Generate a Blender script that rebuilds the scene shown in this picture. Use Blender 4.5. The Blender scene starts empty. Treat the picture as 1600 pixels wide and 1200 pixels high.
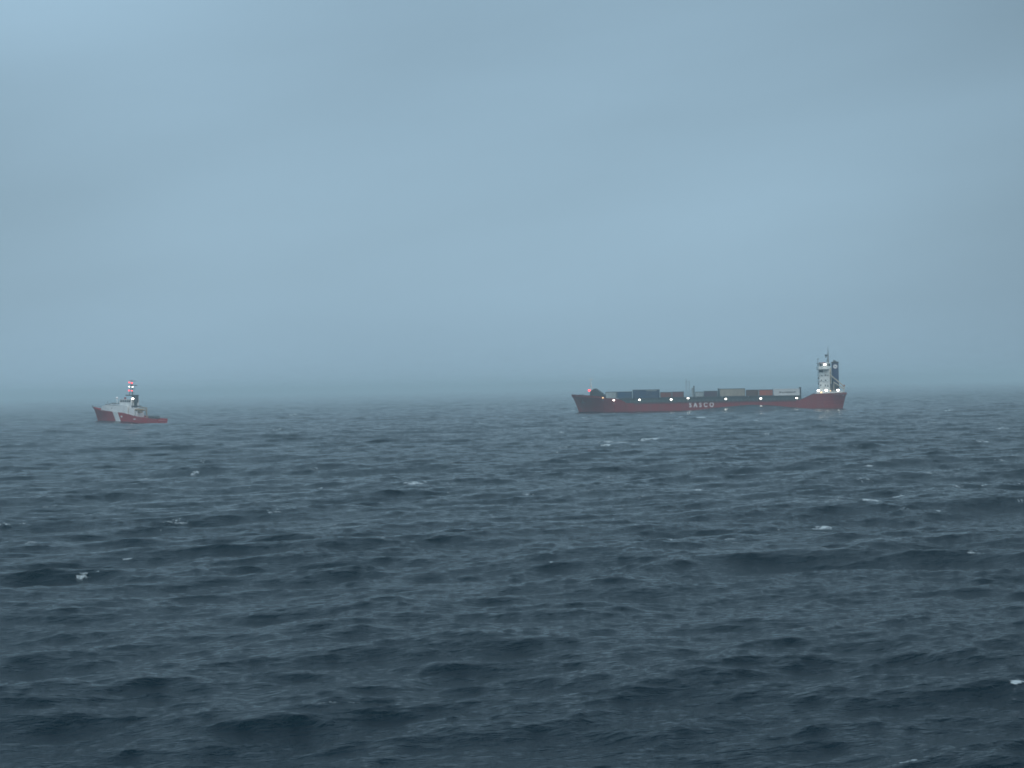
import bpy, bmesh, math, random
import numpy as np
from mathutils import Matrix, Vector

SC = bpy.context.scene
COL = SC.collection
R = math.radians
rng = random.Random(7)

# ------------------------------------------------------------------ camera
CAM_H = 11.9
F = 2500.0                       # focal length in photo pixels (photo 1600 wide)
ROLL = math.atan(0.0186)
PITCH = math.atan(6.5 / F)
cd = bpy.data.cameras.new('camera')
cam = bpy.data.objects.new('camera', cd)
COL.objects.link(cam)
cd.sensor_width = 36.0
cd.lens = 36.0 * F / 1600.0
cd.clip_start = 0.5
cd.clip_end = 60000
cam.matrix_world = (Matrix.Translation((0, 0, CAM_H)) @ Matrix.Rotation(R(90) + PITCH, 4, 'X')
                    @ Matrix.Rotation(-ROLL, 4, 'Z'))
SC.camera = cam
CAM_M = cam.matrix_world.copy()


def ray(px, py):
    d = CAM_M.to_3x3() @ Vector(((px - 800) / F, (600 - py) / F, -1.0))
    return d.normalized()


def at_depth(px, py, Y):
    d = ray(px, py)
    return Vector((0, 0, CAM_H)) + d * (Y / d.y)


def on_sea(px, py, z=0.0):
    d = ray(px, py)
    return Vector((0, 0, CAM_H)) + d * ((z - CAM_H) / d.z)


# ------------------------------------------------------------------ render
SC.view_settings.view_transform = 'Standard'
SC.view_settings.look = 'None'
SC.view_settings.exposure = 0.0
SC.view_settings.gamma = 1.0
SC.view_settings.use_curve_mapping = False
SC.render.engine = 'CYCLES'
SC.cycles.use_denoising = True
SC.cycles.volume_bounces = 1
SC.cycles.max_bounces = 6
SC.cycles.diffuse_bounces = 1
SC.cycles.glossy_bounces = 2
SC.cycles.sample_clamp_indirect = 3.0
SC.cycles.filter_width = 1.7

# ------------------------------------------------------------------ sky
SUN_EL, SUN_AZ = R(38), R(150)
w = bpy.data.worlds.new('World')
SC.world = w
w.use_nodes = True
nt = w.node_tree
nt.nodes.clear()
N = nt.nodes.new
L = nt.links.new


def wmath(op, a, b=None, c=None, clamp=False):
    n = N('ShaderNodeMath')
    n.operation = op
    n.use_clamp = clamp
    for i, v in enumerate((a, b, c)):
        if v is None:
            continue
        if isinstance(v, (int, float)):
            n.inputs[i].default_value = v
        else:
            L(v, n.inputs[i])
    return n.outputs[0]


def wsmooth(x, a, b):
    n = N('ShaderNodeMapRange')
    n.interpolation_type = 'SMOOTHSTEP'
    L(x, n.inputs['Value'])
    n.inputs['From Min'].default_value = a
    n.inputs['From Max'].default_value = b
    return n.outputs['Result']


tc = N('ShaderNodeTexCoord')
sep = N('ShaderNodeSeparateXYZ')
L(tc.outputs['Generated'], sep.inputs[0])
az = wmath('ARCTAN2', sep.outputs['X'], sep.outputs['Y'])
el = wmath('ARCSINE', sep.outputs['Z'])
sky = N('ShaderNodeTexSky')
sky.sky_type = 'NISHITA'
sky.sun_disc = False
sky.sun_elevation = SUN_EL
sky.sun_rotation = SUN_AZ
sky.air_density = 1.5
sky.dust_density = 4.0
# the overcast deck: long soft rolls of stratus, tilted up to the right
nz = N('ShaderNodeTexNoise')
nz.inputs['Scale'].default_value = 3.2
nz.inputs['Detail'].default_value = 3.0
nz.inputs['Roughness'].default_value = 0.45
cmb = N('ShaderNodeCombineXYZ')
L(wmath('MULTIPLY', az, 1.1), cmb.inputs[0])
L(wmath('MULTIPLY', wmath('SUBTRACT', el, wmath('MULTIPLY', az, 0.14)), 4.5), cmb.inputs[1])
cmb.inputs[2].default_value = 3.7
L(cmb.outputs[0], nz.inputs['Vector'])
band = wmath('SUBTRACT', wmath('SUBTRACT', el, wmath('MULTIPLY', az, 0.15)), 0.135)
edge = wsmooth(band, -0.02, 0.035)                       # lower edge of the next, darker roll
left_gap = wmath('MULTIPLY', wsmooth(az, -0.05, -0.36), wsmooth(el, 0.13, 0.26))
east = wsmooth(az, 0.12, 0.42)
west = wsmooth(az, -0.18, -0.42)
v = wmath('MULTIPLY_ADD', edge, -0.085, 0.99)
v = wmath('MULTIPLY_ADD', left_gap, 0.32, v)
v = wmath('MULTIPLY_ADD', east, -0.27, v)
v = wmath('MULTIPLY_ADD', west, -0.12, v)
v = wmath('MULTIPLY_ADD', wmath('SUBTRACT', nz.outputs['Fac'], 0.5), 0.22, v)
zen = wsmooth(el, 0.30, 1.3)                              # an overcast deck is brightest overhead
v = wmath('MULTIPLY', v, wmath('MULTIPLY_ADD', zen, 0.55, 1.0))
grey = N('ShaderNodeVectorMath')
grey.operation = 'SCALE'
grey.inputs[0].default_value = (3.14, 4.74, 6.06)
L(v, grey.inputs['Scale'])
mix = N('ShaderNodeMix')
mix.data_type = 'RGBA'
mix.inputs['Factor'].default_value = 0.93
L(sky.outputs[0], mix.inputs['A'])
L(grey.outputs[0], mix.inputs['B'])
bg = N('ShaderNodeBackground')
bg.inputs['Strength'].default_value = 0.1
L(mix.outputs['Result'], bg.inputs['Color'])
wo = N('ShaderNodeOutputWorld')
L(bg.outputs[0], wo.inputs['Surface'])

sd = bpy.data.lights.new('sun', 'SUN')
sd.energy = 1.3
sd.angle = R(45)
sd.color = (1.0, 0.97, 0.92)
sun = bpy.data.objects.new('sun', sd)
COL.objects.link(sun)
sdir = Vector((math.sin(SUN_AZ) * math.cos(SUN_EL), math.cos(SUN_AZ) * math.cos(SUN_EL), math.sin(SUN_EL)))
sun.rotation_euler = sdir.to_track_quat('Z', 'Y').to_euler()
sun.location = (0, 0, 30)


# ------------------------------------------------------------------ materials
def mat(name, color, rough=0.6, metal=0.0, wear=0.18, scale=0.6, emit=None, strength=0.0, dirt=(0.10, 0.08, 0.07)):
    m = bpy.data.materials.new(name)
    m.use_nodes = True
    t = m.node_tree
    b = t.nodes['Principled BSDF']
    b.inputs['Roughness'].default_value = rough
    b.inputs['Metallic'].default_value = metal
    if emit:
        b.inputs['Base Color'].default_value = (*color, 1)
        b.inputs['Emission Color'].default_value = (*emit, 1)
        b.inputs['Emission Strength'].default_value = strength
        return m
    c = t.nodes.new('ShaderNodeTexCoord')
    mp = t.nodes.new('ShaderNodeMapping')
    mp.inputs['Scale'].default_value = (1, 1, 0.35)        # streaks run down
    n = t.nodes.new('ShaderNodeTexNoise')
    n.inputs['Scale'].default_value = scale
    n.inputs['Detail'].default_value = 6
    n.inputs['Roughness'].default_value = 0.65
    r = t.nodes.new('ShaderNodeMapRange')
    r.inputs['From Min'].default_value = 0.45
    r.inputs['From Max'].default_value = 0.75
    r.inputs['To Max'].default_value = wear * 2.2
    x = t.nodes.new('ShaderNodeMix')
    x.data_type = 'RGBA'
    x.inputs['A'].default_value = (*color, 1)
    x.inputs['B'].default_value = (*dirt, 1)
    t.links.new(c.outputs['Object'], mp.inputs[0])
    t.links.new(mp.outputs[0], n.inputs['Vector'])
    t.links.new(n.outputs['Fac'], r.inputs['Value'])
    t.links.new(r.outputs[0], x.inputs['Factor'])
    t.links.new(x.outputs['Result'], b.inputs['Base Color'])
    return m


M = {
    'hull_red': mat('hull_red', (0.24, 0.008, 0.012), 0.5, scale=0.3, wear=0.18),
    'boot_top': mat('boot_top', (0.05, 0.03, 0.035), 0.6),
    'deck_green': mat('deck_green', (0.03, 0.055, 0.058), 0.7),
    'deck_dark': mat('deck_dark', (0.035, 0.045, 0.055), 0.7),
    'steel_grey': mat('steel_grey', (0.22, 0.24, 0.25), 0.55),
    'white_paint': mat('white_paint', (0.78, 0.82, 0.80), 0.45, wear=0.12),
    'bright_white': mat('bright_white', (0.85, 0.85, 0.85), 0.45, wear=0.05),
    'letter_white': mat('letter_white', (0.8, 0.76, 0.76), 0.5, wear=0.15, scale=2.5),
    'cream': mat('cream', (0.55, 0.50, 0.40), 0.5),
    'glass': mat('window_glass', (0.015, 0.025, 0.03), 0.12, wear=0.0),
    'funnel_blue': mat('funnel_blue', (0.01, 0.035, 0.12), 0.45),
    'black': mat('black_paint', (0.02, 0.022, 0.025), 0.6),
    'c_pale': mat('container_pale', (0.36, 0.42, 0.43), 0.5),
    'c_blue': mat('container_blue', (0.012, 0.06, 0.14), 0.5),
    'c_midblue': mat('container_mid_blue', (0.012, 0.045, 0.11), 0.5),
    'c_orange': mat('container_orange', (0.38, 0.075, 0.03), 0.5),
    'c_rust': mat('container_rust', (0.19, 0.045, 0.03), 0.5),
    'c_maroon': mat('container_maroon', (0.16, 0.035, 0.04), 0.5),
    'c_purple': mat('container_purple_brown', (0.065, 0.035, 0.06), 0.5),
    'c_brown': mat('container_brown', (0.10, 0.05, 0.035), 0.5),
    'c_beige': mat('container_beige', (0.36, 0.33, 0.27), 0.5),
    'c_white': mat('container_white', (0.62, 0.64, 0.64), 0.5, wear=0.08),
    'c_frame': mat('container_frame', (0.05, 0.055, 0.06), 0.5),
    'cg_red': mat('coast_guard_red', (0.36, 0.010, 0.018), 0.45, scale=0.5),
    'cg_white': mat('coast_guard_white', (0.8, 0.82, 0.82), 0.45, wear=0.1),
    'orange_boat': mat('lifeboat_orange', (0.5, 0.10, 0.02), 0.5),
    'buff': mat('buff_paint', (0.33, 0.24, 0.14), 0.55),
    'lamp_white': mat('lamp_white', (0.8, 0.8, 0.8), emit=(1.0, 0.97, 0.88), strength=7.0),
    'lamp_amber': mat('lamp_amber', (0.8, 0.6, 0.4), emit=(1.0, 0.62, 0.28), strength=2.4),
    'lamp_red': mat('lamp_red', (0.8, 0.1, 0.1), emit=(1.0, 0.05, 0.06), strength=3.2),
}


# ------------------------------------------------------------------ mesh helpers
class MB:
    def __init__(self):
        self.bm = bmesh.new()

    def box(self, x0, x1, y0, y1, z0, z1, bevel=0.0):
        vs = [self.bm.verts.new((x, y, z)) for x in (x0, x1) for y in (y0, y1) for z in (z0, z1)]
        idx = [(0, 1, 3, 2), (4, 6, 7, 5), (0, 4, 5, 1), (2, 3, 7, 6), (0, 2, 6, 4), (1, 5, 7, 3)]
        fs = [self.bm.faces.new([vs[i] for i in f]) for f in idx]
        if bevel:
            es = {e for f in fs for e in f.edges}
            bmesh.ops.bevel(self.bm, geom=list(es), offset=bevel, segments=2, affect='EDGES', profile=0.5)
        return self

    def prism(self, poly, y0, y1):
        """poly of (x, z) swept from y0 to y1"""
        a = [self.bm.verts.new((x, y0, z)) for x, z in poly]
        b = [self.bm.verts.new((x, y1, z)) for x, z in poly]
        n = len(poly)
        self.bm.faces.new(a)
        self.bm.faces.new(b[::-1])
        for i in range(n):
            j = (i + 1) % n
            self.bm.faces.new([a[i], b[i], b[j], a[j]])
        return self

    def tube(self, p0, p1, r0, r1=None, n=10):
        r1 = r0 if r1 is None else r1
        p0, p1 = Vector(p0), Vector(p1)
        q = (p1 - p0).to_track_quat('Z', 'Y')
        ra, rb = [], []
        for i in range(n):
            a = 2 * math.pi * i / n
            o = Vector((math.cos(a), math.sin(a), 0))
            ra.append(self.bm.verts.new(p0 + q @ (o * r0)))
            rb.append(self.bm.verts.new(p1 + q @ (o * r1)))
        self.bm.faces.new(ra[::-1])
        self.bm.faces.new(rb)
        for i in range(n):
            j = (i + 1) % n
            self.bm.faces.new([ra[i], ra[j], rb[j], rb[i]])
        return self

    def ball(self, c, rx, ry, rz, seg=14):
        m = Matrix.Translation(c) @ Matrix.Diagonal((rx, ry, rz, 1))
        bmesh.ops.create_uvsphere(self.bm, u_segments=seg, v_segments=seg // 2 + 2, radius=1, matrix=m)
        return self

    def build(self, name, material, parent=None, smooth=False):
        bmesh.ops.recalc_face_normals(self.bm, faces=self.bm.faces[:])
        me = bpy.data.meshes.new(name)
        self.bm.to_mesh(me)
        self.bm.free()
        me.materials.append(material)
        if smooth:
            me.shade_smooth()
        o = bpy.data.objects.new(name, me)
        COL.objects.link(o)
        if parent:
            o.parent = parent
        return o


def tag(o, label=None, cat=None, group=None, kind=None):
    if label:
        o['label'] = label
    if cat:
        o['category'] = cat
    if group:
        o['group'] = group
    if kind:
        o['kind'] = kind
    return o


def interp(xs, ys, x):
    return float(np.interp(x, xs, ys))


def loft_hull(name, material, parent, st, deck_z, deck_b, wl_b, stem_dx, keel=-2.4, bulwark=0.9, flare=0.45):
    """st: stations aft of the bow tip; a closed symmetrical hull with bulwarks."""
    bm = bmesh.new()
    rows = []
    for s in st:
        zd, bd, bw, dx = deck_z(s), deck_b(s), wl_b(s), stem_dx(s)
        pts = [(dx * 1.15, 0.02, keel), (dx * 1.15, bw * 0.8, keel), (dx, bw, 0.0)]
        for t in (0.25, 0.5, 0.75):
            k = t ** (1 + flare)
            pts.append((dx * (1 - t), bw + (bd - bw) * k, zd * t))
        pts += [(0, bd, zd), (0.05, max(bd - 0.25, 0.05), zd), (0.05, max(bd - 0.25, 0.05), zd - bulwark),
                (0.05, 0.0, zd - bulwark)]
        half = [(s + p[0], -p[1], p[2]) for p in pts]
        other = [(s + p[0], p[1], p[2]) for p in pts[-2::-1]]
        rows.append([bm.verts.new(v) for v in half + other])
    n = len(rows[0])
    for a, b in zip(rows[:-1], rows[1:]):
        for i in range(n):
            j = (i + 1) % n
            bm.faces.new([a[i], a[j], b[j], b[i]])
    bm.faces.new(rows[0][::-1])
    bm.faces.new(rows[-1])
    mb = MB()
    mb.bm.free()
    mb.bm = bm
    return mb.build(name, material, parent)


def thing(name, loc, label, cat, rot=(0, 0, 0), group=None):
    o = bpy.data.objects.new(name, None)
    COL.objects.link(o)
    o.location = loc
    o.rotation_euler = rot
    return tag(o, label, cat, group)


def lettering(name, text, size, width, material, parent, loc, bold=0.02):
    """mesh letters standing upright, readable from -Y"""
    cu = bpy.data.curves.new(name, 'FONT')
    cu.body = text
    cu.size = 1.0
    cu.align_x = 'CENTER'
    cu.offset = bold
    cu.extrude = 0.03
    cu.space_character = 1.75
    to = bpy.data.objects.new(name + '_curve', cu)
    COL.objects.link(to)
    bpy.context.view_layer.update()
    dg = bpy.context.evaluated_depsgraph_get()
    me = bpy.data.meshes.new_from_object(to.evaluated_get(dg))
    bpy.data.objects.remove(to)
    bpy.data.curves.remove(cu)
    co = np.empty(len(me.vertices) * 3)
    me.vertices.foreach_get('co', co)
    co = co.reshape(-1, 3)
    w0 = co[:, 0].max() - co[:, 0].min()
    h0 = co[:, 1].max() - co[:, 1].min()
    co[:, 0] *= width / w0
    co[:, 1] = (co[:, 1] - co[:, 1].min()) * size / h0
    co = np.stack([co[:, 0], -co[:, 2], co[:, 1]], 1)
    me.vertices.foreach_set('co', co.ravel())
    me.materials.clear()
    me.materials.append(material)
    me.update()
    me.name = name
    o = bpy.data.objects.new(name, me)
    COL.objects.link(o)
    o.parent = parent
    o.location = loc
    return o


# ------------------------------------------------------------------ the sea
np.random.seed(11)
WDIR = R(-90 + 24)               # direction the wind sea runs


def spectrum(k, hs=1.3, lam_p=42.0, gamma=2.2):
    kp = 2 * np.pi / lam_p
    kk = np.maximum(k, 1e-6)
    s = kk ** -3.0 * np.exp(-1.25 * (kp / kk) ** 2)
    wr = np.sqrt(kk / kp)
    sg = np.where(wr < 1, 0.07, 0.09)
    s = s * gamma ** np.exp(-((wr - 1) ** 2) / (2 * sg ** 2))
    kl = np.geomspace(kp / 6, 60, 4000)
    sl = kl ** -3.0 * np.exp(-1.25 * (kp / kl) ** 2)
    wl = np.sqrt(kl / kp)
    sl = sl * gamma ** np.exp(-((wl - 1) ** 2) / (2 * np.where(wl < 1, 0.07, 0.09) ** 2))
    m0 = np.trapezoid(sl, kl) if hasattr(np, 'trapezoid') else np.trapz(sl, kl)
    return s * (hs / 4) ** 2 / m0        # 1-D spectrum S(k)


def make_tile(size, n, lam_lo, lam_hi, spread, gain=1.0):
    k1 = 2 * np.pi * np.fft.fftfreq(n, size / n)
    kx, ky = np.meshgrid(k1, k1, indexing='ij')
    k = np.hypot(kx, ky)
    k[0, 0] = 1e-6
    th = np.arctan2(ky, kx) - WDIR
    D = np.where(np.cos(th) > 0, np.abs(np.cos(th)) ** spread, 0.0)
    D = D + 0.05
    tt = np.linspace(-np.pi, np.pi, 721)
    D = D / (np.sum(np.where(np.cos(tt) > 0, np.abs(np.cos(tt)) ** spread, 0) + 0.05) * (tt[1] - tt[0]))
    S = spectrum(k) * D / k
    lam = 2 * np.pi / k
    S = S * ((lam >= lam_lo) & (lam < lam_hi))
    dk = 2 * np.pi / size
    amp = np.sqrt(S) * dk * gain
    c = amp * (np.random.randn(n, n) + 1j * np.random.randn(n, n))
    f = lambda a: np.real(np.fft.ifft2(a) * n * n).astype(np.float32)
    kxn, kyn = kx / k, ky / k
    return size, n, [f(c), f(1j * kxn * c), f(1j * kyn * c),
                     f(-kx * kxn * c), f(-ky * kyn * c), f(-kx * kyn * c)]


def sample(tile, x, y):
    size, n, fs = tile
    u = (x / size * n) % n
    v = (y / size * n) % n
    i0 = np.floor(u).astype(np.int32) % n
    j0 = np.floor(v).astype(np.int32) % n
    fu = (u - np.floor(u)).astype(np.float32)
    fv = (v - np.floor(v)).astype(np.float32)
    i1, j1 = (i0 + 1) % n, (j0 + 1) % n
    return [a[i0, j0] * (1 - fu) * (1 - fv) + a[i1, j0] * fu * (1 - fv) + a[i0, j1] * (1 - fu) * fv + a[i1, j1] * fu * fv
            for a in fs]


def sstep(x, a, b):
    t = np.clip((x - a) / (b - a), 0, 1)
    return t * t * (3 - 2 * t)


tiles = [(make_tile(713.0, 512, 14.0, 400.0, 6.0, 0.72), (5000, 10500)),
         (make_tile(263.0, 512, 3.0, 14.0, 5.0, 1.35), (1100, 2600)),
         (make_tile(71.0, 512, 0.45, 3.0, 3.0, 1.35), (420, 1300))]
CHOP = 1.25

dense = np.linspace(-R(27), R(27), 1060)
step = dense[1] - dense[0]
rest = np.linspace(R(27), 2 * np.pi - R(27), 120)[1:-1]
phi = np.concatenate([dense, rest])
rad = [0.5, 3, 8, 14, 20]
r = 25.0
while r < 12000:
    rad.append(r)
    r += max(0.16, r * 0.0030)
rad.append(12000.0)
rad = np.array(rad)
PH, RR = np.meshgrid(phi, rad)
X0 = (RR * np.sin(PH)).astype(np.float64)
Y0 = (RR * np.cos(PH)).astype(np.float64)


def sea_fields(X, Y):
    rr = np.hypot(X, Y)
    out = [np.zeros_like(X, dtype=np.float32) for _ in range(6)]
    for t, (a, b) in tiles:
        w_ = (1 - sstep(rr, a, b)).astype(np.float32)
        for q, s in enumerate(sample(t, X, Y)):
            out[q] += s * w_
    return out


eta, dX, dY, dxx, dyy, dxy = sea_fields(X0, Y0)
ship_calm = np.zeros_like(eta)
for (px, py, sg) in ((1000, 640, 32), (1110, 639, 32), (1230, 637, 32), (200, 657, 26)):
    c = on_sea(px, py, 0)
    ship_calm = np.maximum(ship_calm, np.exp(-((X0 - c.x) ** 2 + (Y0 - 738) ** 2) / (2 * sg ** 2)).astype(np.float32))
for q_ in range(6):
    f6 = (eta, dX, dY, dxx, dyy, dxy)[q_]
    f6 *= (1 - 0.5 * ship_calm)
# the swell running along the two hulls: (px, depth, height, half width x, half width y)
for (px, yy, hh, wx_, wy_) in ((1178, 722, 2.3, 16, 13), (1000, 722, -0.4, 20, 14), (1290, 724, -0.6, 14, 12),
                               (155, 712, 0.9, 9, 14), (250, 704, -1.3, 13, 16), (900, 724, -.3, 10, 12)):
    xx_ = at_depth(px, 640, yy).x
    eta += (hh * np.exp(-((X0 - xx_) ** 2) / (2 * wx_ ** 2) - ((Y0 - yy) ** 2) / (2 * wy_ ** 2))).astype(np.float32)
J = (1 + CHOP * dxx) * (1 + CHOP * dyy) - (CHOP * dxy) ** 2
# wind leans the crests forward, so their lee faces are the steep ones
LEAN = 0.65
XX = X0 + CHOP * dX + LEAN * math.cos(WDIR) * eta
YY = Y0 + CHOP * dY + LEAN * math.sin(WDIR) * eta


def vnoise(x, y, s, seed):
    rs = np.random.RandomState(seed)
    g = rs.rand(128, 128).astype(np.float32)
    u, v_ = x / s, y / s
    i, j = np.floor(u).astype(int), np.floor(v_).astype(int)
    fu, fv = u - i, v_ - j
    fu, fv = fu * fu * (3 - 2 * fu), fv * fv * (3 - 2 * fv)
    i0, i1, j0, j1 = i % 128, (i + 1) % 128, j % 128, (j + 1) % 128
    return g[i0, j0] * (1 - fu) * (1 - fv) + g[i1, j0] * fu * (1 - fv) + g[i0, j1] * (1 - fu) * fv + g[i1, j1] * fu * fv


# breaking crests: where the surface folds, in patches
patchy = vnoise(XX, YY, 17.0, 3) * 0.6 + vnoise(XX, YY, 6.0, 4) * 0.4
foam = sstep(-J, -0.42, -0.10) * sstep(patchy, 0.50, 0.72)
foam *= sstep(eta, 0.15, 0.6)

# whitecaps (photo position, width in px, depth along the view in m, strength)
CAPS = [(972, 690, 46, 6.0, 1.0), (1010, 683, 34, 6.0, 1.0), (955, 694, 20, 5, 1.0), (1372, 780, 34, 3.4, 1.0), (1400, 775, 30, 3.0, .9), (1292, 823, 46, 3.4, 1.0), (635, 752, 46, 6.5, .8),
        (275, 813, 46, 4, .55), (866, 876, 16, 2.0, .8), (1080, 764, 20, 4, 1.0), (1255, 754, 12, 4, 1.0),
        (1360, 727, 18, 4, .9), (1545, 690, 24, 5, 1.0), (1572, 667, 26, 7, 1.0), (1465, 659, 30, 7, .9),
        (1480, 639, 20, 8, .9), (1545, 650, 12, 6, .8), (1430, 607, 22, 90, .9), (435, 669, 20, 8, .9),
        (740, 661, 22, 7, 1.0), (668, 660, 34, 6, .7), (310, 738, 15, 4, .8), (203, 872, 14, 2.6, .7),
        (130, 896, 30, 2.0, .7), (1425, 1187, 56, 0.45, .75), (905, 1048, 22, 1.0, .8), (1585, 1062, 36, 0.9, .8),
        (555, 1097, 70, 0.6, .6), (1055, 842, 12, 2.0, .8), (1180, 656, 18, 7, .9), (1090, 651, 18, 7, .9),
        (1060, 650, 14, 6, .9), (50, 846, 16, 2.4, .7), (15, 817, 30, 2.4, .6), (497, 762, 10, 3, .9),
        (660, 780, 10, 3, .5), (1038, 808, 8, 2.4, .8), (710, 755, 26, 4, .5), (1145, 696, 12, 5, .7),
        (1200, 672, 16, 6, .8), (1320, 690, 40, 5, .35), (860, 628, 18, 30, .8), (1335, 634, 14, 12, .7),
        (893, 643, 14, 10, .8), (925, 647, 26, 9, .7), (1535, 862, 30, 2.0, .6), (1160, 848, 20, 1.6, .6),
        (925, 765, 26, 3, .45), (275, 662, 22, 12, .7), (60, 660, 20, 8, .6), (500, 668, 26, 8, .5),
        (205, 690, 30, 5, .35), (1490, 757, 24, 4, .6), (1540, 757, 10, 4, .9), (1370, 620, 16, 30, .6),
        (1300, 655, 24, 7, .5), (1415, 700, 20, 5, .5), (700, 695, 20, 5, .4), (580, 650, 26, 10, .5),
        (330, 655, 20, 9, .5), (380, 722, 24, 4, .4), (960, 745, 16, 4, .6), (900, 720, 14, 4, .5),
        (1540, 608, 18, 60, .6), (760, 634, 16, 22, .5), (470, 634, 16, 22, .5), (1440, 640, 16, 14, .6),
        (1120, 715, 16, 4, .5), (520, 710, 16, 4, .4), (1570, 718, 20, 4, .6), (1215, 640 + 8, 16, 10, .5)]
cr_ = random.Random(21)
for _ in range(90):                      # small scattered flecks, thicker towards the right
    py_ = 622 + 230 * cr_.random() ** 1.6
    px_ = 1600 * (1 - cr_.random() ** 1.35)
    k_ = (py_ - 600) / 200
    CAPS.append((px_, py_, cr_.uniform(9, 24), max(0.7, cr_.uniform(2.5, 5) / max(k_, 0.35)), cr_.uniform(0.4, 0.75)))
crest = WDIR + R(90)
ca, sa = math.cos(crest), math.sin(crest)
tan_el = (eta - CAM_H) / RR
seen = tan_el >= np.maximum.accumulate(tan_el, axis=0) - 1e-6
Rm = np.array(CAM_M.to_3x3()).T
PX = Rm[0, 0] * XX + Rm[0, 1] * YY + Rm[0, 2] * (eta - CAM_H)
PY = Rm[1, 0] * XX + Rm[1, 1] * YY + Rm[1, 2] * (eta - CAM_H)
PZ = Rm[2, 0] * XX + Rm[2, 1] * YY + Rm[2, 2] * (eta - CAM_H)
PZ = np.where(PZ < -1, -PZ, np.nan)
PX = 800 + F * PX / PZ
PY = 600 - F * PY / PZ
for (px, py, wpx, dep, stg) in CAPS:
    # the crest that stands nearest to where the photograph shows the break
    sel = seen & (np.abs(PX - px) < wpx * 0.3 + 2) & (np.abs(PY - py) < 5)
    if not sel.any():
        continue
    e = np.where(sel, eta - 0.12 * np.abs(PY - py), -99)
    q = np.unravel_index(np.argmax(e), e.shape)
    dist = float(RR[q])
    m = 1.35 * wpx / F * dist
    dep *= 0.7
    cx, cy = float(XX[q]), float(YY[q])
    sh = 0.22 * min(dep, 8.0)                  # the broken face looks our way
    cx, cy = cx * (1 - sh / dist), cy * (1 - sh / dist)
    if wpx < 28:
        dep = min(dep, 1.1 * m)
    near = np.hypot(XX - cx, YY - cy) < max(m, dep * 1.5) + 3
    dx_, dy_ = XX[near] - cx, YY[near] - cy
    tilt = 0.35
    a_ = dx_
    b_ = dy_ - tilt * dx_
    d2 = (a_ / (m * 0.5)) ** 2 + (b_ / (dep * 0.55)) ** 2
    us, vs_ = XX[near] * ca + YY[near] * sa, (-XX[near] * sa + YY[near] * ca) * 2.4
    rag = vnoise(us + 50, vs_, 0.13 * m + 0.3, 8) * 1.1 + vnoise(us, vs_, 0.05 * m + 0.14, 9) * 0.8
    f_ = np.clip(1.34 - d2 - (rag - 0.6) * 1.3, 0, 1) * stg
    foam[near] = np.maximum(foam[near], f_)

# white water along the hulls' waterlines
foam = foam.astype(np.float32)

nr, nc = XX.shape
co = np.stack([XX, YY, eta.astype(np.float64)], -1).reshape(-1, 3).astype(np.float32)
ii, jj = np.meshgrid(np.arange(nr - 1), np.arange(nc), indexing='ij')
j2 = (jj + 1) % nc
quads = np.stack([ii * nc + jj, (ii + 1) * nc + jj, (ii + 1) * nc + j2, ii * nc + j2], -1).reshape(-1, 4)
quads = quads[:, ::-1].astype(np.int32)
me = bpy.data.meshes.new('sea')
me.vertices.add(len(co))
me.vertices.foreach_set('co', co.ravel())
me.loops.add(quads.size)
me.loops.foreach_set('vertex_index', quads.ravel())
me.polygons.add(len(quads))
me.polygons.foreach_set('loop_start', np.arange(0, quads.size, 4, dtype=np.int32))
me.polygons.foreach_set('use_smooth', np.ones(len(quads), dtype=bool))
at = me.attributes.new('foam', 'FLOAT', 'POINT')
at.data.foreach_set('value', foam.ravel())
me.update(calc_edges=True)
if me.polygons[2000].normal.z < 0:
    me.flip_normals()
sea = bpy.data.objects.new('sea', me)
COL.objects.link(sea)
tag(sea, kind='structure')
del quads, ii, jj, j2

m = bpy.data.materials.new('sea_water')
m.use_nodes = True
t = m.node_tree
pb = t.nodes['Principled BSDF']
out = t.nodes['Material Output']
pb.inputs['Base Color'].default_value = (0.0, 0.0085, 0.0155, 1)
pb.inputs['Roughness'].default_value = 0.11
pb.inputs['IOR'].default_value = 1.205
pb.inputs['Specular Tint'].default_value = (0.36, 0.84, 0.99, 1)
geo = t.nodes.new('ShaderNodeNewGeometry')


def bump(scale, dist, prev=None, stretch=(1, 1, 1), detail=3.0, rot=0.0):
    mp = t.nodes.new('ShaderNodeMapping')
    mp.inputs['Scale'].default_value = stretch
    n = t.nodes.new('ShaderNodeTexNoise')
    n.inputs['Scale'].default_value = scale
    n.inputs['Detail'].default_value = detail
    n.inputs['Roughness'].default_value = 0.6
    b = t.nodes.new('ShaderNodeBump')
    b.inputs['Distance'].default_value = dist
    vr = t.nodes.new('ShaderNodeVectorRotate')
    vr.rotation_type = 'Z_AXIS'
    vr.inputs['Angle'].default_value = rot
    t.links.new(geo.outputs['Position'], vr.inputs['Vector'])
    t.links.new(vr.outputs[0], mp.inputs[0])
    t.links.new(mp.outputs[0], n.inputs['Vector'])
    t.links.new(n.outputs['Fac'], b.inputs['Height'])
    if prev:
        t.links.new(prev, b.inputs['Normal'])
    return b.outputs[0]


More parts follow.
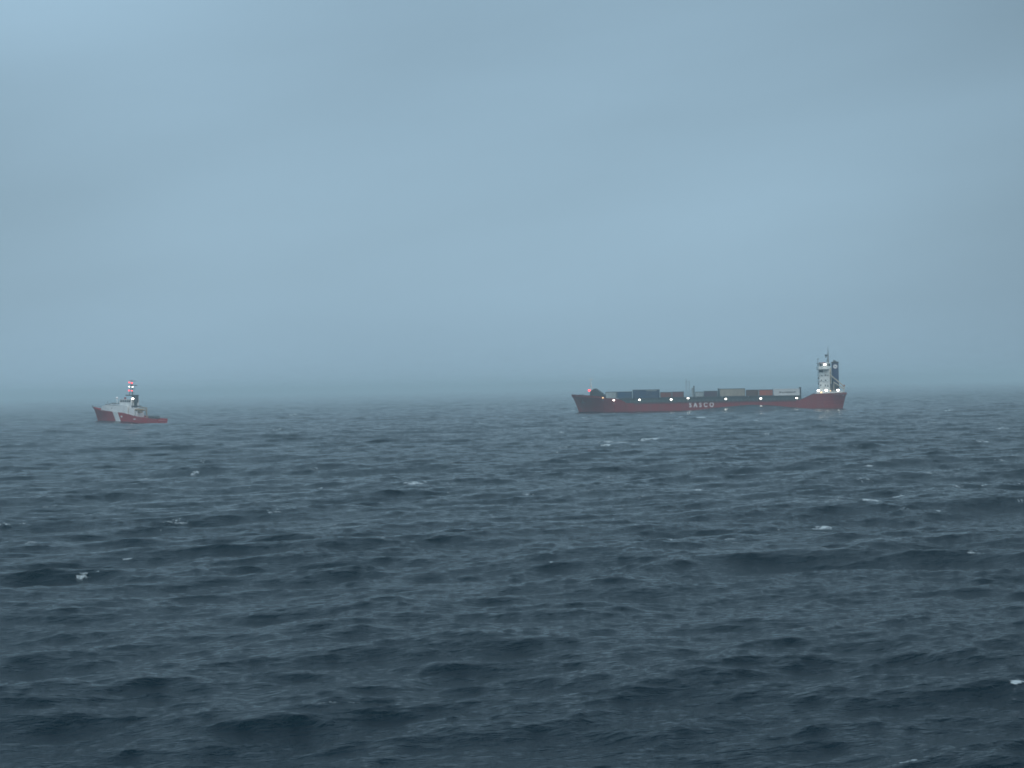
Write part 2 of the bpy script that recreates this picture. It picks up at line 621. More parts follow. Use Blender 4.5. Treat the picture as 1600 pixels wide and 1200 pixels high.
b1 = bump(1.8, 0.20, None, (0.6, 1.3, 1), 4.0, R(-22))
b2 = bump(5.5, 0.05, b1, (0.55, 1.3, 1), 3.0, R(-12))
t.links.new(b2, pb.inputs['Normal'])
fb = t.nodes.new('ShaderNodeBsdfDiffuse')
fb.inputs['Color'].default_value = (0.52, 0.58, 0.60, 1)
fa = t.nodes.new('ShaderNodeAttribute')
fa.attribute_name = 'foam'
fn = t.nodes.new('ShaderNodeTexNoise')
fn.inputs['Scale'].default_value = 2.6
fn.inputs['Detail'].default_value = 6
fn.inputs['Roughness'].default_value = 0.75
t.links.new(geo.outputs['Position'], fn.inputs['Vector'])
mm = t.nodes.new('ShaderNodeMath')
mm.operation = 'MULTIPLY_ADD'
t.links.new(fa.outputs['Fac'], mm.inputs[0])
mm.inputs[1].default_value = 1.0
fs_ = t.nodes.new('ShaderNodeMath')           # stretch the lacy breakup to full contrast
fs_.operation = 'MULTIPLY_ADD'
t.links.new(fn.outputs['Fac'], fs_.inputs[0])
fs_.inputs[1].default_value = 2.4
fs_.inputs[2].default_value = -0.8
fs2 = t.nodes.new('ShaderNodeClamp')
t.links.new(fs_.outputs[0], fs2.inputs['Value'])
fs2.inputs['Max'].default_value = 0.8
t.links.new(fs2.outputs[0], mm.inputs[2])
mr = t.nodes.new('ShaderNodeMapRange')
t.links.new(mm.outputs[0], mr.inputs['Value'])
mr.inputs['From Min'].default_value = 0.85
mr.inputs['From Max'].default_value = 1.35
mr.inputs['To Max'].default_value = 0.92
ms = t.nodes.new('ShaderNodeMixShader')
t.links.new(mr.outputs[0], ms.inputs[0])
t.links.new(pb.outputs[0], ms.inputs[1])
t.links.new(fb.outputs[0], ms.inputs[2])
t.links.new(ms.outputs[0], out.inputs['Surface'])
me.materials.append(m)

# ------------------------------------------------------------------ container ship
YC = 752.0                        # its centre
YAWC = R(7.5)                     # stern a little nearer than the bow
BEAM = 9.0
cA, sA = math.cos(YAWC), math.sin(YAWC)


def S(px, y=-8.0):
    """photo column -> metres along the ship in its own frame (bow at -HL)"""
    k = at_depth(px, 616, 1.0).x
    return (k * (YC + y * cA) - XC - y * sA) / (cA + k * sA)


def Z(px, py, y=-8.0):
    return at_depth(px, py, YC - S(px, y) * sA + y * cA).z


k_bow = at_depth(893, 616, 1.0).x
LEN = 127.0
for _ in range(30):
    XC = k_bow * (YC + LEN / 2 * sA) + LEN / 2 * cA
    LEN += S(1323, -7.8) - LEN / 2
HL = LEN / 2
cargo = thing('cargo_ship', (XC, YC, 0.0),
              'long low red container ship with a white bridge tower and blue funnel at its stern', 'ship', (0, 0, -YAWC))
sx = [0, 6, 12.5, 15, 18, 21, 24, 26.5, 106, 109, 113.5, 121, 128]
sz = [8.4, 7.9, 7.55, 7.2, 6.1, 5.8, 5.5, 3.9, 3.9, 4.6, 6.7, 6.9, 7.2]
stations = [0, 1, 2.5, 4.5, 7, 10, 12.5, 15, 18, 21, 24, 26.5, 35, 50, 65, 80, 95, 106, 109, 113.5, 117, 121, 124.5, LEN]
hull = loft_hull('hull', M['hull_red'], cargo, stations,
                 lambda s: interp(sx, sz, s),
                 lambda s: interp([0, 1, 4, 8, 14, 20, 26, 118, 124, 128], [0.25, 1.6, 4.4, 6.6, 8.2, 8.9, 9, 9, 8.6, 7.8], s),
                 lambda s: interp([0, 3, 8, 15, 22, 30, 110, 118, 124, 128], [0.05, 0.5, 2.6, 6, 8.2, 9, 9, 8.2, 5.8, 3.6], s),
                 lambda s: interp([0, 20, 110, 118, 127.3], [3.7, 0.0, 0.0, 0.0, -1.6], s))
hull.location.x = -HL
lettering('ship_name_lettering', 'SASCO', Z(1095, 628.6) - Z(1095, 636.2), S(1115) - S(1076.5), M['letter_white'], hull,
          (S(1095.8) + HL, -BEAM - 0.05, Z(1095, 636.2)), 0.035)
# anchor on the bow
b = MB()
b.tube((5.6, -4.75, 5.6), (5.9, -4.3, 4.2), 0.13)
b.tube((5.1, -4.45, 4.4), (6.7, -4.75, 4.4), 0.14)
b.tube((5.1, -4.45, 4.4), (5.2, -4.7, 5.0), 0.12, 0.03)
b.tube((6.7, -4.75, 4.4), (6.6, -5.1, 5.0), 0.12, 0.03)
b.build('anchor', M['black'], hull)
# rubbing strake
b = MB()
b.box(30, 105, -BEAM - 0.16, -BEAM + 0.02, 3.45, 3.75)
b.build('rubbing_strake', M['boot_top'], hull)

# hatch coaming with stays
b = MB()
b.box(S(966), S(1252), -8.1, 8.1, 2.6, 5.75)
x = S(968)
while x < S(1250):
    b.box(x, x + 0.22, -8.55, -8.103, 2.7, 5.6)
    x += 2.9
b.build('hatch_coaming', M['deck_green'], cargo)
b = MB()
x = S(966)
for k in range(7):
    x1 = x + (S(1252) - S(966)) / 7
    b.box(x + 0.2, x1 - 0.2, -8.3, 8.3, 5.753, 6.2)
    x = x1
b.build('hatch_cover', M['deck_dark'], cargo)
# side rail along the main deck
b = MB()
for z in (4.45, 4.95):
    b.tube((S(985), -8.8, z), (S(1250), -8.8, z), 0.04, n=6)
x = S(985)
while x < S(1250):
    b.tube((x, -8.8, 3.0), (x, -8.8, 4.95), 0.045, n=6)
    x += 1.9
b.build('railing', M['steel_grey'], cargo)

# forecastle breakwater and foremast
b = MB()
b.prism([(S(920.5), 6.9), (S(921.5), Z(921.5, 611.5)), (S(927), Z(927, 607.6)), (S(929.5), Z(929.5, 607.2)),
         (S(944), Z(944, 618)), (S(944.5), 4.8), (S(932), 5.2)], -5.6, 5.6)
b.build('breakwater', M['deck_dark'], cargo)
b = MB()
xm = S(923.5, 0)
b.tube((xm, 0, 7), (xm, 0, Z(923, 592)), 0.32, 0.16)
b.tube((xm + 0.9, 0, 7), (xm + 0.25, 0, Z(923, 600)), 0.14, 0.1)
b.tube((xm - 0.6, 0, Z(923, 593)), (xm + 1.1, 0, Z(923, 592.4)), 0.2)
b.tube((xm, -1.2, Z(923, 598)), (xm, 1.2, Z(923, 598)), 0.1)
b.tube((xm + .1, 0, Z(923, 592)), (xm + .1, 0, Z(923, 588)), 0.05)
fm = b.build('foremast', M['white_paint'], cargo)
MB().ball((xm - 0.3, -5.9, Z(922, 610)), 0.62, 0.5, 0.5).build('navigation_lamp', M['lamp_red'], cargo, True)
for px_, z_ in ((905, 7.0), (909, 7.0), (934, 6.0)):
    b = MB()
    b.tube((S(px_), -2.5, z_), (S(px_), -2.5, z_ + 1.2), 0.28)
    b.tube((S(px_), -2.5, z_ + 1.2), (S(px_), -2.5, z_ + 1.32), 0.36)
    b.build('mooring_bollard', M['black'], cargo)

# white deck floodlights along the coaming
for px, py in ((959.2, 625.3), (999, 624.6), (1048.6, 624.2), (1075, 622.2), (1134, 623.3), (1188.6, 622.6), (1244.5, 622)):
    x, z = S(px), Z(px, py)
    b = MB()
    yy = -8.75
    b.tube((x, yy + 0.3, 3.2), (x, yy + 0.3, z + 0.2), 0.09, n=8)
    b.box(x - 0.42, x + 0.42, yy, yy + 0.3, z + 0.28, z + 0.5)
    p = b.build('floodlight', M['steel_grey'], cargo)
    MB().ball((x, yy - 0.1, z), 0.52, 0.3, 0.3).build('bulb', M['lamp_white'], p, True)
# small amber light at the break of the forecastle
p = MB().tube((S(942), -8.6, 5), (S(942), -8.6, 6.4), 0.1).build('lamp_post', M['steel_grey'], cargo)
MB().ball((S(942), -8.9, Z(942, 621.5)), 0.35, 0.25, 0.25).build('bulb', M['lamp_amber'], p, True)

# mid-ship pale crane post and ventilator
b = MB()
for dx in (0, 2.1):
    for dy in (0, 1.9):
        b.tube((S(1070.5) + dx, 3 + dy, 5.9), (S(1071.5) + dx * 0.75, 3 + dy, Z(1072, 596)), 0.07, 0.05, 6)
z = 6.5
k = 0
while z < Z(1072, 598):
    for dy in (0, 1.9):
        b.tube((S(1070.7), 3 + dy, z), (S(1070.7) + 2.0, 3 + dy, z + 1.1), 0.045, n=6)
        b.tube((S(1070.7) + 2.0, 3 + dy, z), (S(1070.7), 3 + dy, z + 1.1), 0.045, n=6)
    z += 1.1
b.box(S(1071), S(1077), 3.0, 4.9, Z(1072, 596.4), Z(1072, 595.8))
b.tube((S(1071.5), 4, Z(1072, 596)), (S(1071.5), 4, Z(1072, 591.5)), 0.09)
b.box(S(1080), S(1083.5), 2, 5, 6, Z(1081, 606))
b.build('lattice_mast', M['c_pale'], cargo)
for px_, y_, pt, r_ in ((1084, 0, 604, .28), (1251, -4, 606, .5), (1123, -5, 608, .4)):
    b = MB()
    b.tube((S(px_), y_, 5.8), (S(px_), y_, Z(px_, pt)), r_, r_ * .85)
    b.tube((S(px_), y_, Z(px_, pt)), (S(px_), y_, Z(px_, pt) + .3), r_ * 1.35, r_ * 1.1)
    b.build('ventilator', M['deck_dark'], cargo)

# accommodation block
tower = MB()
zt, zb = Z(1288, 576), 5.9
tower.box(S(1280.6, -6.4), S(1297, -6.4), -6.4, 6.4, zb, zt, 0.12)
for z in (9.6, 12.4, 15.2):
    tower.box(S(1279.4), S(1297.4), -6.7, 6.7, z, z + 0.16)
tower.box(S(1276), S(1318), -7.2, 7.2, 5.6, 7.5)
tw = tower.build('superstructure', M['white_paint'], cargo)
for (px, py, w_, h_) in ((1283.8, 580, 6.5, 3.6), (1290.7, 586, 2.2, 2.6), (1290.7, 594.3, 2.2, 2.4), (1285, 587, 1.6, 2.0),
                         (1284, 594.5, 1.6, 2.0), (1283, 602, 1.8, 2.2), (1290.4, 602.4, 1.8, 2.2), (1294.3, 586.3, 1.4, 2),
                         (1294.3, 602.6, 1.6, 3.4)):
    MB().box(S(px - w_ / 2), S(px + w_ / 2), -6.5, -6.395, Z(px, py + h_ / 2), Z(px, py - h_ / 2), 0.02).build(
        'window', M['glass'], tw)
for y in (-4.2, -1.4, 1.4, 4.2):
    for z in (10.8, 13.5):
        MB().box(S(1280.6, -6.4) - 0.1, S(1280.6, -6.4) + 0.02, y - 0.4, y + 0.4, z, z + 0.8).build('window', M['glass'], tw)
br = MB()
x0, x1 = S(1279.4), S(1297.3)
z0, z1 = Z(1287, 577), Z(1287, 566.6)
br.box(x0, x1, -8.6, 8.6, z0, z0 + 1.25)
br.box(x0 + 0.35, x1, -8.3, 8.3, z0 + 1.25, z1 - 0.25)
br.box(x0 - 0.15, x1 + 0.1, -8.7, 8.7, z1 - 0.25, z1)
brg = br.build('bridge', M['white_paint'], cargo)
for k in range(4):
    xa = x0 + 0.55 + k * 1.3
    MB().box(xa, xa + 1.05, -8.34, -8.28, z0 + 1.4, z1 - 0.5).build('window', M['glass'], brg)
for k in range(11):
    MB().box(x0 + 0.31, x0 + 0.37, -8.1 + k * 1.5, -6.9 + k * 1.5, z0 + 1.4, z1 - 0.5).build('window', M['glass'], brg)
g = MB()
g.box(x0 + 0.2, x1 - 2.0, -8.75, -8.703, z1 - 0.25, z1 + 0.05)
g.build('roof_trim', M['hull_red'], brg)
p = MB().box(S(1288.3), S(1290.7), -8.95, -8.71, z1 - 0.75, z1 - 0.45).build('floodlight', M['steel_grey'], brg)
MB().ball((S(1289.5), -9.1, Z(1289.5, 569.7)), 0.72, 0.3, 0.42).build('bulb', M['lamp_white'], brg, True)
# stair tower aft of the block, warm cream
b = MB()
b.box(S(1297) + 0.02, S(1300.5), -3.5, 3.5, 7, Z(1298, 574))
for z in (9, 11.5, 14, 16.5):
    b.box(S(1297) + 0.02, S(1301), -5.6, -3.5, z, z + 0.14)
b.build('stair_tower', M['cream'], cargo)

# main mast with radar
b = MB()
xm = S(1295, 0)
b.tube((xm, 0, z1 - 0.2), (xm, 0, Z(1295, 551)), 0.42, 0.22)
b.tube((xm, 0, Z(1295, 551)), (xm, 0, Z(1295, 539.5)), 0.16, 0.06)
b.tube((xm, -2.2, Z(1295, 557)), (xm, 2.2, Z(1295, 557)), 0.12)
b.tube((xm - 0.9, 0, z1), (xm, 0, Z(1295, 557)), 0.14)
b.tube((xm - 1.3, 0, Z(1295, 555.5)), (xm + 0.4, 0, Z(1295, 555.5)), 0.12)
mast = b.build('mast', M['steel_grey'], cargo)
b = MB()
b.box(xm - 1.5, xm - 0.4, -1.5, 1.5, Z(1293, 555.3), Z(1293, 553.6))
b.tube((xm - 0.95, 0, Z(1293, 558)), (xm - 0.95, 0, Z(1293, 555.3)), 0.3)
b.build('radar_scanner', M['deck_dark'], mast)
b = MB()
b.tube((S(1279.5), -5, z1), (S(1279.5), -5, Z(1279.5, 560)), 0.16, 0.1)
b.ball((S(1279.7), -5, Z(1279.5, 560.5)), 0.32, 0.32, 0.3)
b.build('aerial', M['steel_grey'], cargo)

# funnel
xa, xb = S(1300.9, -2.4), S(1311.2, -2.4)
zt = Z(1306, 565)
b = MB()
b.box(xa, xb, -2.4, 2.4, 7.0, zt - 0.7, 0.25)
fn_ = b.build('funnel', M['funnel_blue'], cargo)
b = MB()
b.box(xa - 0.06, xb + 0.06, -2.46, 2.46, zt - 0.7, zt)
b.tube((xa + 1.1, -0.7, zt), (xa + 1.0, -0.7, zt + 0.85), 0.35, 0.3)
b.tube((xa + 1.9, 0.8, zt), (xa + 1.9, 0.8, zt + 0.6), 0.3)
b.build('exhaust_cap', M['black'], fn_)
cx, cz = S(1305.8, -2.4), Z(1305.8, 572.6, -2.4)
b = MB()
b.tube((cx, -2.403, cz), (cx, -2.50, cz), 0.98, n=28)
em = b.build('emblem', M['bright_white'], fn_)
b = MB()
b.tube((cx - 0.5, -2.52, cz + 0.25), (cx + 0.5, -2.52, cz - 0.25), 0.13, n=6)
b.build('emblem_mark', M['funnel_blue'], fn_)
b = MB()
b.box(S(1298), S(1312), -5.4, 5.4, 7.0, Z(1305, 600))
b.build('engine_casing', M['deck_dark'], cargo)
# stern lifeboat ramp: twin inclined beams
def beam(mb, a, c, y, hw=0.28):
    ax, az_ = S(a[0]), Z(*a)
    bx, bz = S(c[0]), Z(*c)
    mb.prism([(ax, az_), (bx, bz), (bx, bz - hw * 2), (ax, az_ - hw * 2)], y - 0.22, y + 0.22)
b = MB()
for y in (-6.1, -3.6):
    beam(b, (1296.5, 583), (1320.5, 603.5), y, 0.26)
    beam(b, (1303.5, 596.2), (1319.0, 606.5), y, 0.22)
for f_ in (0.2, 0.4, 0.6, 0.8):
    b.box(S(1296.5 + 24 * f_), S(1297.5 + 24 * f_), -6.1, -3.6, Z(1308, 583 + 20.5 * f_ + 1.8), Z(1308, 583 + 20.5 * f_ + 1.0))
b.tube((S(1319), -6, 6.6), (S(1319.5), -6, Z(1320, 604)), 0.16)
b.tube((S(1303.5), -6, 6.6), (S(1303.5), -6, Z(1304, 596)), 0.14)
b.build('lifeboat_ramp', M['cream'], cargo)
b = MB()
b.box(S(1317.5), S(1321), -6.0, -3.8, Z(1319, 604), Z(1319, 601.3), 0.2)
b.build('ramp_cradle', M['hull_red'], cargo)
# poop deck house, rail and its lights
b = MB()
for z in (7.6, 8.1):
    b.tube((S(1276), -8.7, z), (S(1319), -8.5, z), 0.05, n=6)
    b.tube((S(1319), -8.5, z), (S(1321), 0, z), 0.05, n=6)
x = S(1276)
while x < S(1319):
    b.tube((x, -8.7, 6.4), (x, -8.7, 8.1), 0.05, n=6)
    x += 1.6
b.build('railing', M['white_paint'], cargo)
for px, py, mt_, rr in ((1278.6, 610.2, 'lamp_white', 0.62), (1283, 613.2, 'lamp_amber', 0.45), (1291, 610, 'lamp_white', 0.6),
                        (1309.3, 609.6, 'lamp_white', 0.66), (1297.5, 610.5, 'lamp_amber', 0.25)):
    p = MB().tube((S(px), -8.4, 6.2), (S(px), -8.4, Z(px, py) + 0.5), 0.08).build('floodlight', M['steel_grey'], cargo)
    MB().ball((S(px), -8.8, Z(px, py)), rr, 0.35, rr * 0.72).build('bulb', M[mt_], p, True)
b = MB()
b.tube((S(1320.5), 0, 6), (S(1323), 0, 10.4), 0.08)
b.build('ensign_staff', M['white_paint'], cargo)


# ---- deck cargo: every container its own thing
def container(px0, px1, ztop, mk, label, base=6.2, y0=-8.0):
    x0, x1 = S(px0), S(px1)
    cx = (x0 + x1) / 2
    L_ = (x1 - x0) - 0.06
    H = ztop - base
    yc_ = y0 + 1.22
    o = thing('shipping_container', (XC + cx * cA + yc_ * sA, YC - cx * sA + yc_ * cA, base + 0.003), label,
              'shipping container', (0, 0, -YAWC),
              group='shipping containers on the red cargo ship')
    hw = 1.22
    b = MB()                                     # corrugated sides and roof in one sheet
    n = max(6, int(L_ / 0.56))
    for sgn in (-1, 1):
        prev = None
        for i in range(n * 2 + 1):
            xx = -L_ / 2 + 0.12 + (L_ - 0.24) * i / (n * 2)
            d = 0.0 if (i // 1) % 2 == 0 else 0.05
            va = b.bm.verts.new((xx, sgn * (hw - 0.03 - d), 0.12))
            vb = b.bm.verts.new((xx, sgn * (hw - 0.03 - d), H - 0.1))
            if prev:
                b.bm.faces.new([prev[0], va, vb, prev[1]])
            prev = (va, vb)
    b.box(-L_ / 2 + 0.1, L_ / 2 - 0.1, -hw + 0.09, hw - 0.09, 0.1, H - 0.06)
    b.build('body', M[mk], o)
    b = MB()
    for sx_ in (-1, 1):
        for sy_ in (-1, 1):
            xx, yy = sx_ * (L_ / 2 - 0.1), sy_ * (hw - 0.09)
            b.box(xx - 0.1, xx + 0.1, yy - 0.09, yy + 0.09, 0, H)
    for sy_ in (-1, 1):
        yy = sy_ * (hw - 0.06)
        b.box(-L_ / 2 + 0.2, L_ / 2 - 0.2, yy - 0.06, yy + 0.06, H - 0.24, H - 0.003)
        b.box(-L_ / 2 + 0.2, L_ / 2 - 0.2, yy - 0.06, yy + 0.06, 0.003, 0.2)
    b.build('frame', M['c_white' if mk == 'c_white' else 'c_frame'], o)
    b = MB()
    for yy in (-0.75, -0.3, 0.3, 0.75):
        b.tube((-L_ / 2 - 0.0, yy, 0.2), (-L_ / 2 - 0.0, yy, H - 0.2), 0.03, n=6)
    b.box(-L_ / 2 + 0.02, -L_ / 2 + 0.097, -hw + 0.2, hw - 0.2, 0.1, H - 0.1)
    b.build('door', M[mk], o)
    return o


container(946, 963.5, 9.3, 'c_pale', 'short pale grey container, foremost of the row and nearest the bow')
container(964, 987.5, 9.3, 'c_blue', 'blue container right behind the short pale grey one at the bow')
bigblue = container(988.5, 1030.5, 10.05, 'c_midblue', 'long tall dark blue container with a light stripe at its top edge', base=7.15)
b = MB()
b.box(0.0, 4.9, -1.245, -1.222, 2.25, 2.58)
b.build('stripe', M['c_pale'], bigblue)
b = MB()
b.box(S(988.5) + .05, S(1030.5) - .05, -8.0, -5.5, 6.203, 7.15)
fr = b.build('flat_rack', M['c_midblue'])
fr.location = cargo.location
fr.rotation_euler = cargo.rotation_euler
tag(fr, 'low dark blue flat rack under the long tall blue container', 'flat rack')
container(1031.5, 1049.5, 8.75, 'c_rust', 'rusty red short container just aft of the long dark blue one')
container(1050, 1068.5, 8.85, 'c_maroon', 'dark maroon short container just forward of the lattice mast')
container(1086, 1099, 8.6, 'c_pale', 'very short pale grey box between the lattice mast and the dark purple container')
container(1099.5, 1121.5, 8.9, 'c_purple', 'dark purple brown short container forward of the beige one')
container(1124.5, 1164.5, 9.8, 'c_beige', 'long tall beige container with a dark top edge, the tallest aft of midships')
container(1165.5, 1185.5, 9.1, 'c_brown', 'dark brown short container between the beige and the orange ones')
container(1186, 1208, 9.1, 'c_orange', 'bright orange red short container next to the long white one')
cw = container(1209, 1249.8, 9.25, 'c_white', 'long white container with faint dark writing, aftmost of the row')
b = MB()
x = -3.4
rs = random.Random(5)
while x < 3.6:                                  # too small to read in the photograph
    ww = rs.uniform(0.18, 0.5)
    b.box(x, x + ww, -1.235, -1.215, 1.25, 1.25 + rs.choice((0.42, 0.5, 0.62)))
    x += ww + rs.choice((0.1, 0.12, 0.3))
b.build('side_writing', M['c_frame'], cw)

# ------------------------------------------------------------------ coast guard ship
YG = 722.0
YAW = R(-21)
PIT = R(2.1)
gl = 37.0
pb_ = at_depth(144.5, 634, YG + 6)
gc = Vector((pb_.x + gl / 2 * math.cos(YAW), YG, 0.0))
guard = thing('coast_guard_ship', gc, 'small red and white coast guard ship with red and white mast lights', 'ship', (0, PIT, YAW))
gh = gl / 2
gB = 4.4
ghull = loft_hull('hull', M['cg_red'], guard, [0, .6, 1.6, 3, 5, 7.5, 10, 13, 16, 19, 22, 25, 28, 31, 34, 37.0],
                  lambda s: interp([0, 2, 10, 18, 20.5, 24, 30, 36], [6.3, 5.7, 4.75, 4.2, 4.0, 2.9, 2.2, 1.75], s),
                  lambda s: interp([0, .6, 2, 5, 9, 14, 30, 36], [0.12, .7, 1.7, 3.1, 4.0, 4.4, 4.4, 4.0], s),
                  lambda s: interp([0, 2, 6, 11, 16, 30, 36], [0.04, 0.35, 1.7, 3.3, 4.1, 4.2, 3.8], s),
                  lambda s: interp([0, 9, 36], [2.9, 0.0, 0.0], s), keel=-2.0, bulwark=0.7)
ghull.location.x = -gh


def gS(px, y=0.0):
    X = at_depth(px, 640, YG).x - gc.x
    return (X - y * math.sin(-YAW)) / math.cos(YAW)


def gZ(px, py, s=0.0):
    return at_depth(px, py, YG).z + s * math.sin(PIT)


# white diagonal slash: follows the curved side on both sides
def side_y(s, z):
    zd = interp([0, 2, 10, 18, 20.5, 24, 30, 36], [6.3, 5.7, 4.75, 4.2, 4.0, 2.9, 2.2, 1.75], s)
    bd = interp([0, .6, 2, 5, 9, 14, 30, 36], [0.12, .7, 1.7, 3.1, 4.0, 4.4, 4.4, 4.0], s)
    bw = interp([0, 2, 6, 11, 16, 30, 36], [0.04, 0.35, 1.7, 3.3, 4.1, 4.2, 3.8], s)
    tt = max(0.0, min(1.0, z / zd))
    return bw + (bd - bw) * tt ** 1.45


for sgn in (-1, 1):
    b = MB()
    grid = []
    for i in range(9):
        z = -0.6 + (4.45 + 0.6) * i / 8
        row = []
        for j in range(5):
            s = gS(177, -4.2) + gh + 2.75 * j / 4 + (4.45 - z) * 0.40
            row.append(b.bm.verts.new((s, sgn * (side_y(s, z) + 0.04), z)))
        grid.append(row)
    for i in range(8):
        for j in range(4):
            b.bm.faces.new([grid[i][j], grid[i][j + 1], grid[i + 1][j + 1], grid[i + 1][j]])
    sl = b.build('white_slash', M['cg_white'], ghull)
    sl.modifiers.new('thickness', 'SOLIDIFY').thickness = 0.03
MB().box(17.9, 18.6, -gB - 0.02, -gB + 0.1, 2.1, 2.75).build('hull_marking', M['cg_white'], ghull)
MB().box(24.6, 25.7, -gB - 0.02, -gB + 0.1, 1.25, 1.7).build('hull_marking', M['cg_white'], ghull)
b = MB()
b.tube((0.1, 0, 5.6), (-0.5, 0, 6.9), 0.16)
b.tube((0.1, -0.9, 6.2), (3, -2.5, 6.4), 0.06)
b.tube((0.1, 0.9, 6.2), (3, 2.5, 6.4), 0.06)
for o_ in b.bm.verts:
    o_.co.x -= gh
b.build('bow_rail', M['black'], guard)

Y1 = -3.6
lo = MB()
xs0, xs1 = gS(158, Y1), gS(203, Y1)
xa = gS(173, Y1)
top_ = [(xs0 - 0.6, 5.2)] + [(x_, interp([xs0, xa, xs1], [6.9, 7.7, 7.3], x_)) for x_ in np.linspace(xs0, xs1, 7)]
low_ = [(x_, interp([0, 2, 10, 18, 20.5, 24], [6.3, 5.7, 4.75, 4.2, 4.0, 2.9], x_ + gh) - 0.3) for x_ in np.linspace(xs1 + .3, xs0 - 0.6, 8)]
lo.prism(top_ + low_, -3.7, 3.7)
for v_ in lo.bm.verts:
    v_.co.y = math.copysign(max(0.4, side_y(v_.co.x + gh, 99) - 0.06), v_.co.y)
lo_o = lo.build('deckhouse', M['cg_white'], guard)
for k in range(4):
    xx = xa + 1.0 + k * 1.9
    MB().tube((xx, -4.19, 6.0), (xx, -4.0, 6.0), 0.22, n=12).build('porthole', M['glass'], lo_o)
g = MB()
for k in range(3):
    xx = gS(163 + k * 6, -2)
    g.box(xx, xx + 0.8, -2.3, -1.2, 7.2 + k * 0.3, 7.8 + k * 0.3)
g.tube((gS(166), 0, 7), (gS(163.5), 0, 9.0), 0.12)
g.build('windlass', M['steel_grey'], guard)
wx0, wx1 = gS(187, -3), gS(207.5, -3)
wz1 = gZ(197, 623)
wh = MB()
wh.prism([(wx0 + 0.3, 7.5), (wx0, 8.7), (wx0 + 0.55, wz1 - 0.35), (wx1, wz1 - 0.35), (wx1, 4.2), (wx1 - 4.4, 4.2)], -3.1, 3.1)
wh.box(wx0 + 0.1, wx1 + 0.3, -3.35, 3.35, wz1 - 0.347, wz1 - 0.15)
whe = wh.build('wheelhouse', M['cg_white'], guard)
for k in range(5):
    xx = wx0 + 0.75 + k * 1.12
    MB().box(xx, xx + 0.86, -3.14, -3.08, wz1 - 1.5, wz1 - 0.7).build('window', M['glass'], whe)
for k in range(5):
    MB().box(wx0 + 0.12, wx0 + 0.30, -2.8 + 1.15 * k, -1.95 + 1.15 * k, wz1 - 1.5, wz1 - 0.75).build('window', M['glass'], whe)
g = MB()
g.box(gS(196, -3.1), gS(199, -3.1), -3.2, -3.08, wz1 - 0.15, wz1 + 0.7)
g.build('name_board', M['cg_red'], whe)
g = MB()
g.ball((gS(185.5), -2.4, gZ(185.5, 622.4)), 0.65, 0.6, 0.55)
g.tube((gS(186), -2.4, 7.6), (gS(185.7), -2.4, gZ(185, 623)), 0.18)
g.build('radome', M['bright_white'], guard, True)
g = MB()
g.box(gS(187), gS(192), -1.5, 1.5, 8.4, 9.2)
g.box(gS(173.5), gS(184), -1.2, 1.2, 7.9, 8.35)
g.build('deck_locker', M['steel_grey'], guard)

# funnel casing and lattice mast
f1 = MB()
fx0, fx1 = gS(205, -1), gS(213.5, -1)
f1.box(gS(207, -1), fx1, -1.2, 1.2, gZ(209, 628.5), gZ(209, 617.5), 0.15)
f1.box(gS(209.5, -1), gS(212, -1), -0.8, 0.8, 6.0, gZ(209, 628))
f1.box(gS(198.5), gS(214), -1.7, 1.7, gZ(206, 618.2), gZ(206, 616.6))
f1.box(gS(207), gS(218), -2.8, 2.0, gZ(212, 635), gZ(212, 633.3))
f1.tube((gS(210.5), -2.2, 5), (gS(210.5), -1.5, gZ(209, 620)), 0.3)
f1.build('funnel', M['deck_dark'], guard)
mz = gZ(205.5, 617)
mt = gZ(205.5, 592.5)
mx = gS(205.5)
b = MB()
for dx, dy in ((-.75, -.7), (.75, -.7), (0, .8)):
    b.tube((mx + dx, dy, mz), (mx + dx * 0.3, dy * 0.3, mt - 1.6), 0.13, 0.09, 6)
b.tube((mx, 0, mt - 3.5), (mx, 0, mt), 0.12, 0.05)
for yy, wd in ((gZ(205, 595), 2.6), (gZ(205, 601.5), 3.0), (gZ(205, 607.5), 2.2), (gZ(205, 613.5), 1.8)):
    b.tube((mx - wd * 0.45, -0.4, yy + 0.05), (mx + wd, -0.4, yy), 0.085, n=6)
    b.tube((mx, -wd * 0.7, yy), (mx, wd * 0.7, yy), 0.08, n=6)
b.box(mx - 0.3, mx + 3.1, -0.6, -0.25, gZ(205, 602.2), gZ(205, 601.4))
gm = b.build('mast', M['deck_dark'], guard)
for px, py, k, rx in ((201.9, 597.4, 'lamp_red', .4), (206.4, 598.2, 'lamp_red', .46), (201.9, 604, 'lamp_white', .27),
                      (207.6, 604.2, 'lamp_white', .27), (201.6, 610, 'lamp_red', .44), (206.6, 610.2, 'lamp_red', .36)):
    MB().ball((gS(px, -.9), -.9, gZ(px, py)), rx, .35, rx * .72).build('mast_lamp', M[k], gm, True)
b = MB()
b.ball((gS(210, -2.6), -2.6, gZ(210, 622.3)), .6, .35, .38)
b.build('searchlight', M['lamp_white'], guard, True)

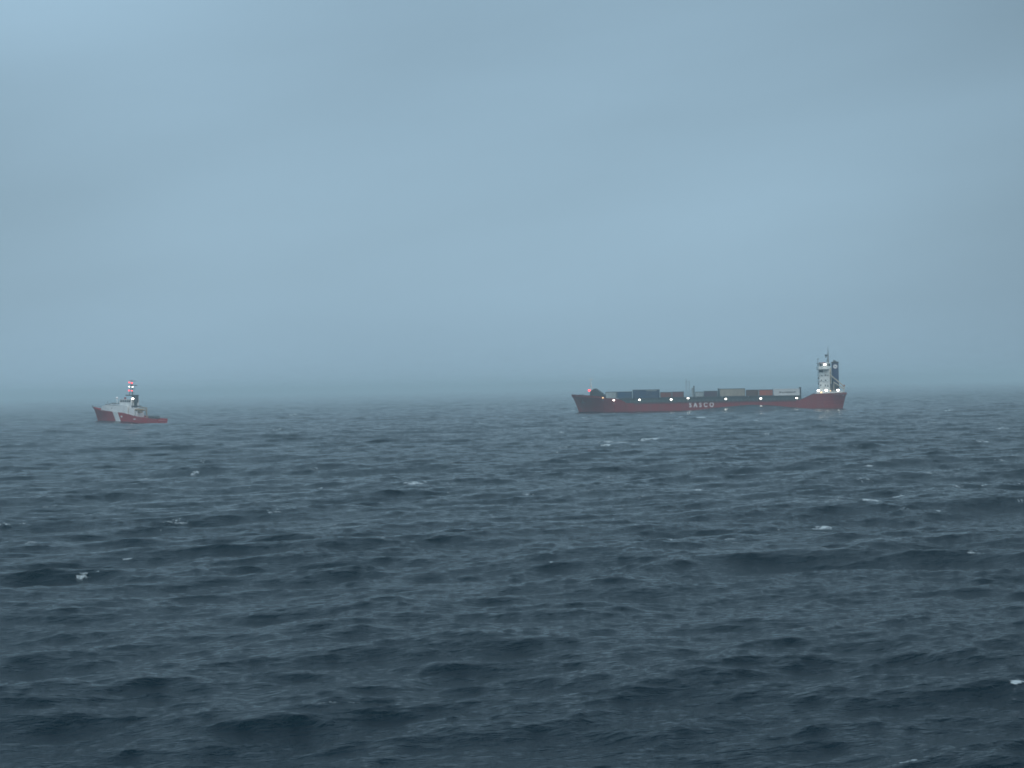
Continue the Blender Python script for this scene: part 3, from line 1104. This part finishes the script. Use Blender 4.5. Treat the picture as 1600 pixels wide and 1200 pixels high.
# aft working deck: boat, crane, lockers, rails
b = MB()
b.box(gS(205.5, -3), gS(214.5, -3), -3.6, -0.4, 2.9, gZ(210, 636.5) + 0.1, 0.1)
b.box(gS(216, -3), gS(219, -3), -3.4, 2, 2.2, gZ(217, 642), 0.08)
b.build('aft_deckhouse', M['cg_white'], guard)
b = MB()
b.ball((gS(222.5, -2.8), -2.6, gZ(222, 639)), 3.0, .95, .62)
b.box(gS(219, -2.8), gS(226, -2.8), -3.1, -2.1, gZ(222, 643.5), gZ(222, 641))
b.build('workboat', M['buff'], guard, True)
b = MB()
cx_ = gS(231.5)
b.tube((cx_, 0, 1.2), (cx_, 0, gZ(231.5, 635.5)), 0.3, 0.22)
b.tube((cx_, 0, gZ(231.5, 636.5)), (gS(215), 0.4, gZ(216, 633.8)), 0.2, 0.14)
b.tube((cx_, 0, gZ(231.5, 643)), (gS(224), 0.2, gZ(224, 635.6)), 0.12)
b.build('deck_crane', M['buff'], guard)
s0, s1 = gS(218, -4), gS(258, -4)
n = 14
rails = {-4.1: MB(), 4.1: MB()}
for k in range(n + 1):
    x = s0 + (s1 - s0) * k / n
    z = interp([0, 24, 30, 36], [4, 2.9, 2.2, 1.75], x + gh)
    for y, b in rails.items():
        b.tube((x, y, z - .1), (x, y, z + .95), 0.035, n=5)
        if k < n:
            x2 = s0 + (s1 - s0) * (k + 1) / n
            z2 = interp([0, 24, 30, 36], [4, 2.9, 2.2, 1.75], x2 + gh)
            b.tube((x, y, z + .95), (x2, y, z2 + .95), 0.035, n=5)
            b.tube((x, y, z + .45), (x2, y, z2 + .45), 0.03, n=5)
for b in rails.values():
    b.build('railing', M['steel_grey'], guard)
b = MB()
b.box(gS(238), gS(246), -1.8, 1.8, 1.2, 3.0, 0.2)
b.tube((gS(247), -2.4, 2.3), (gS(247), 2.4, 2.3), 0.7, n=16)
b.build('towing_winch', M['deck_dark'], guard)

# ------------------------------------------------------------------ haze
b = MB()
b.box(-12400, 12400, -12400, 12400, -5.5, 33.0)
hz = b.build('haze', None)
hz.data.materials.clear()
m = bpy.data.materials.new('haze_air')
m.use_nodes = True
t = m.node_tree
t.nodes.clear()
pv = t.nodes.new('ShaderNodeVolumePrincipled')
pv.inputs['Color'].default_value = (0.77, 0.945, 1.0, 1)
pv.inputs['Density'].default_value = 0.00044
pv.inputs['Anisotropy'].default_value = 0.0
o_ = t.nodes.new('ShaderNodeOutputMaterial')
t.links.new(pv.outputs[0], o_.inputs['Volume'])
hz.data.materials.append(m)
tag(hz, kind='stuff')
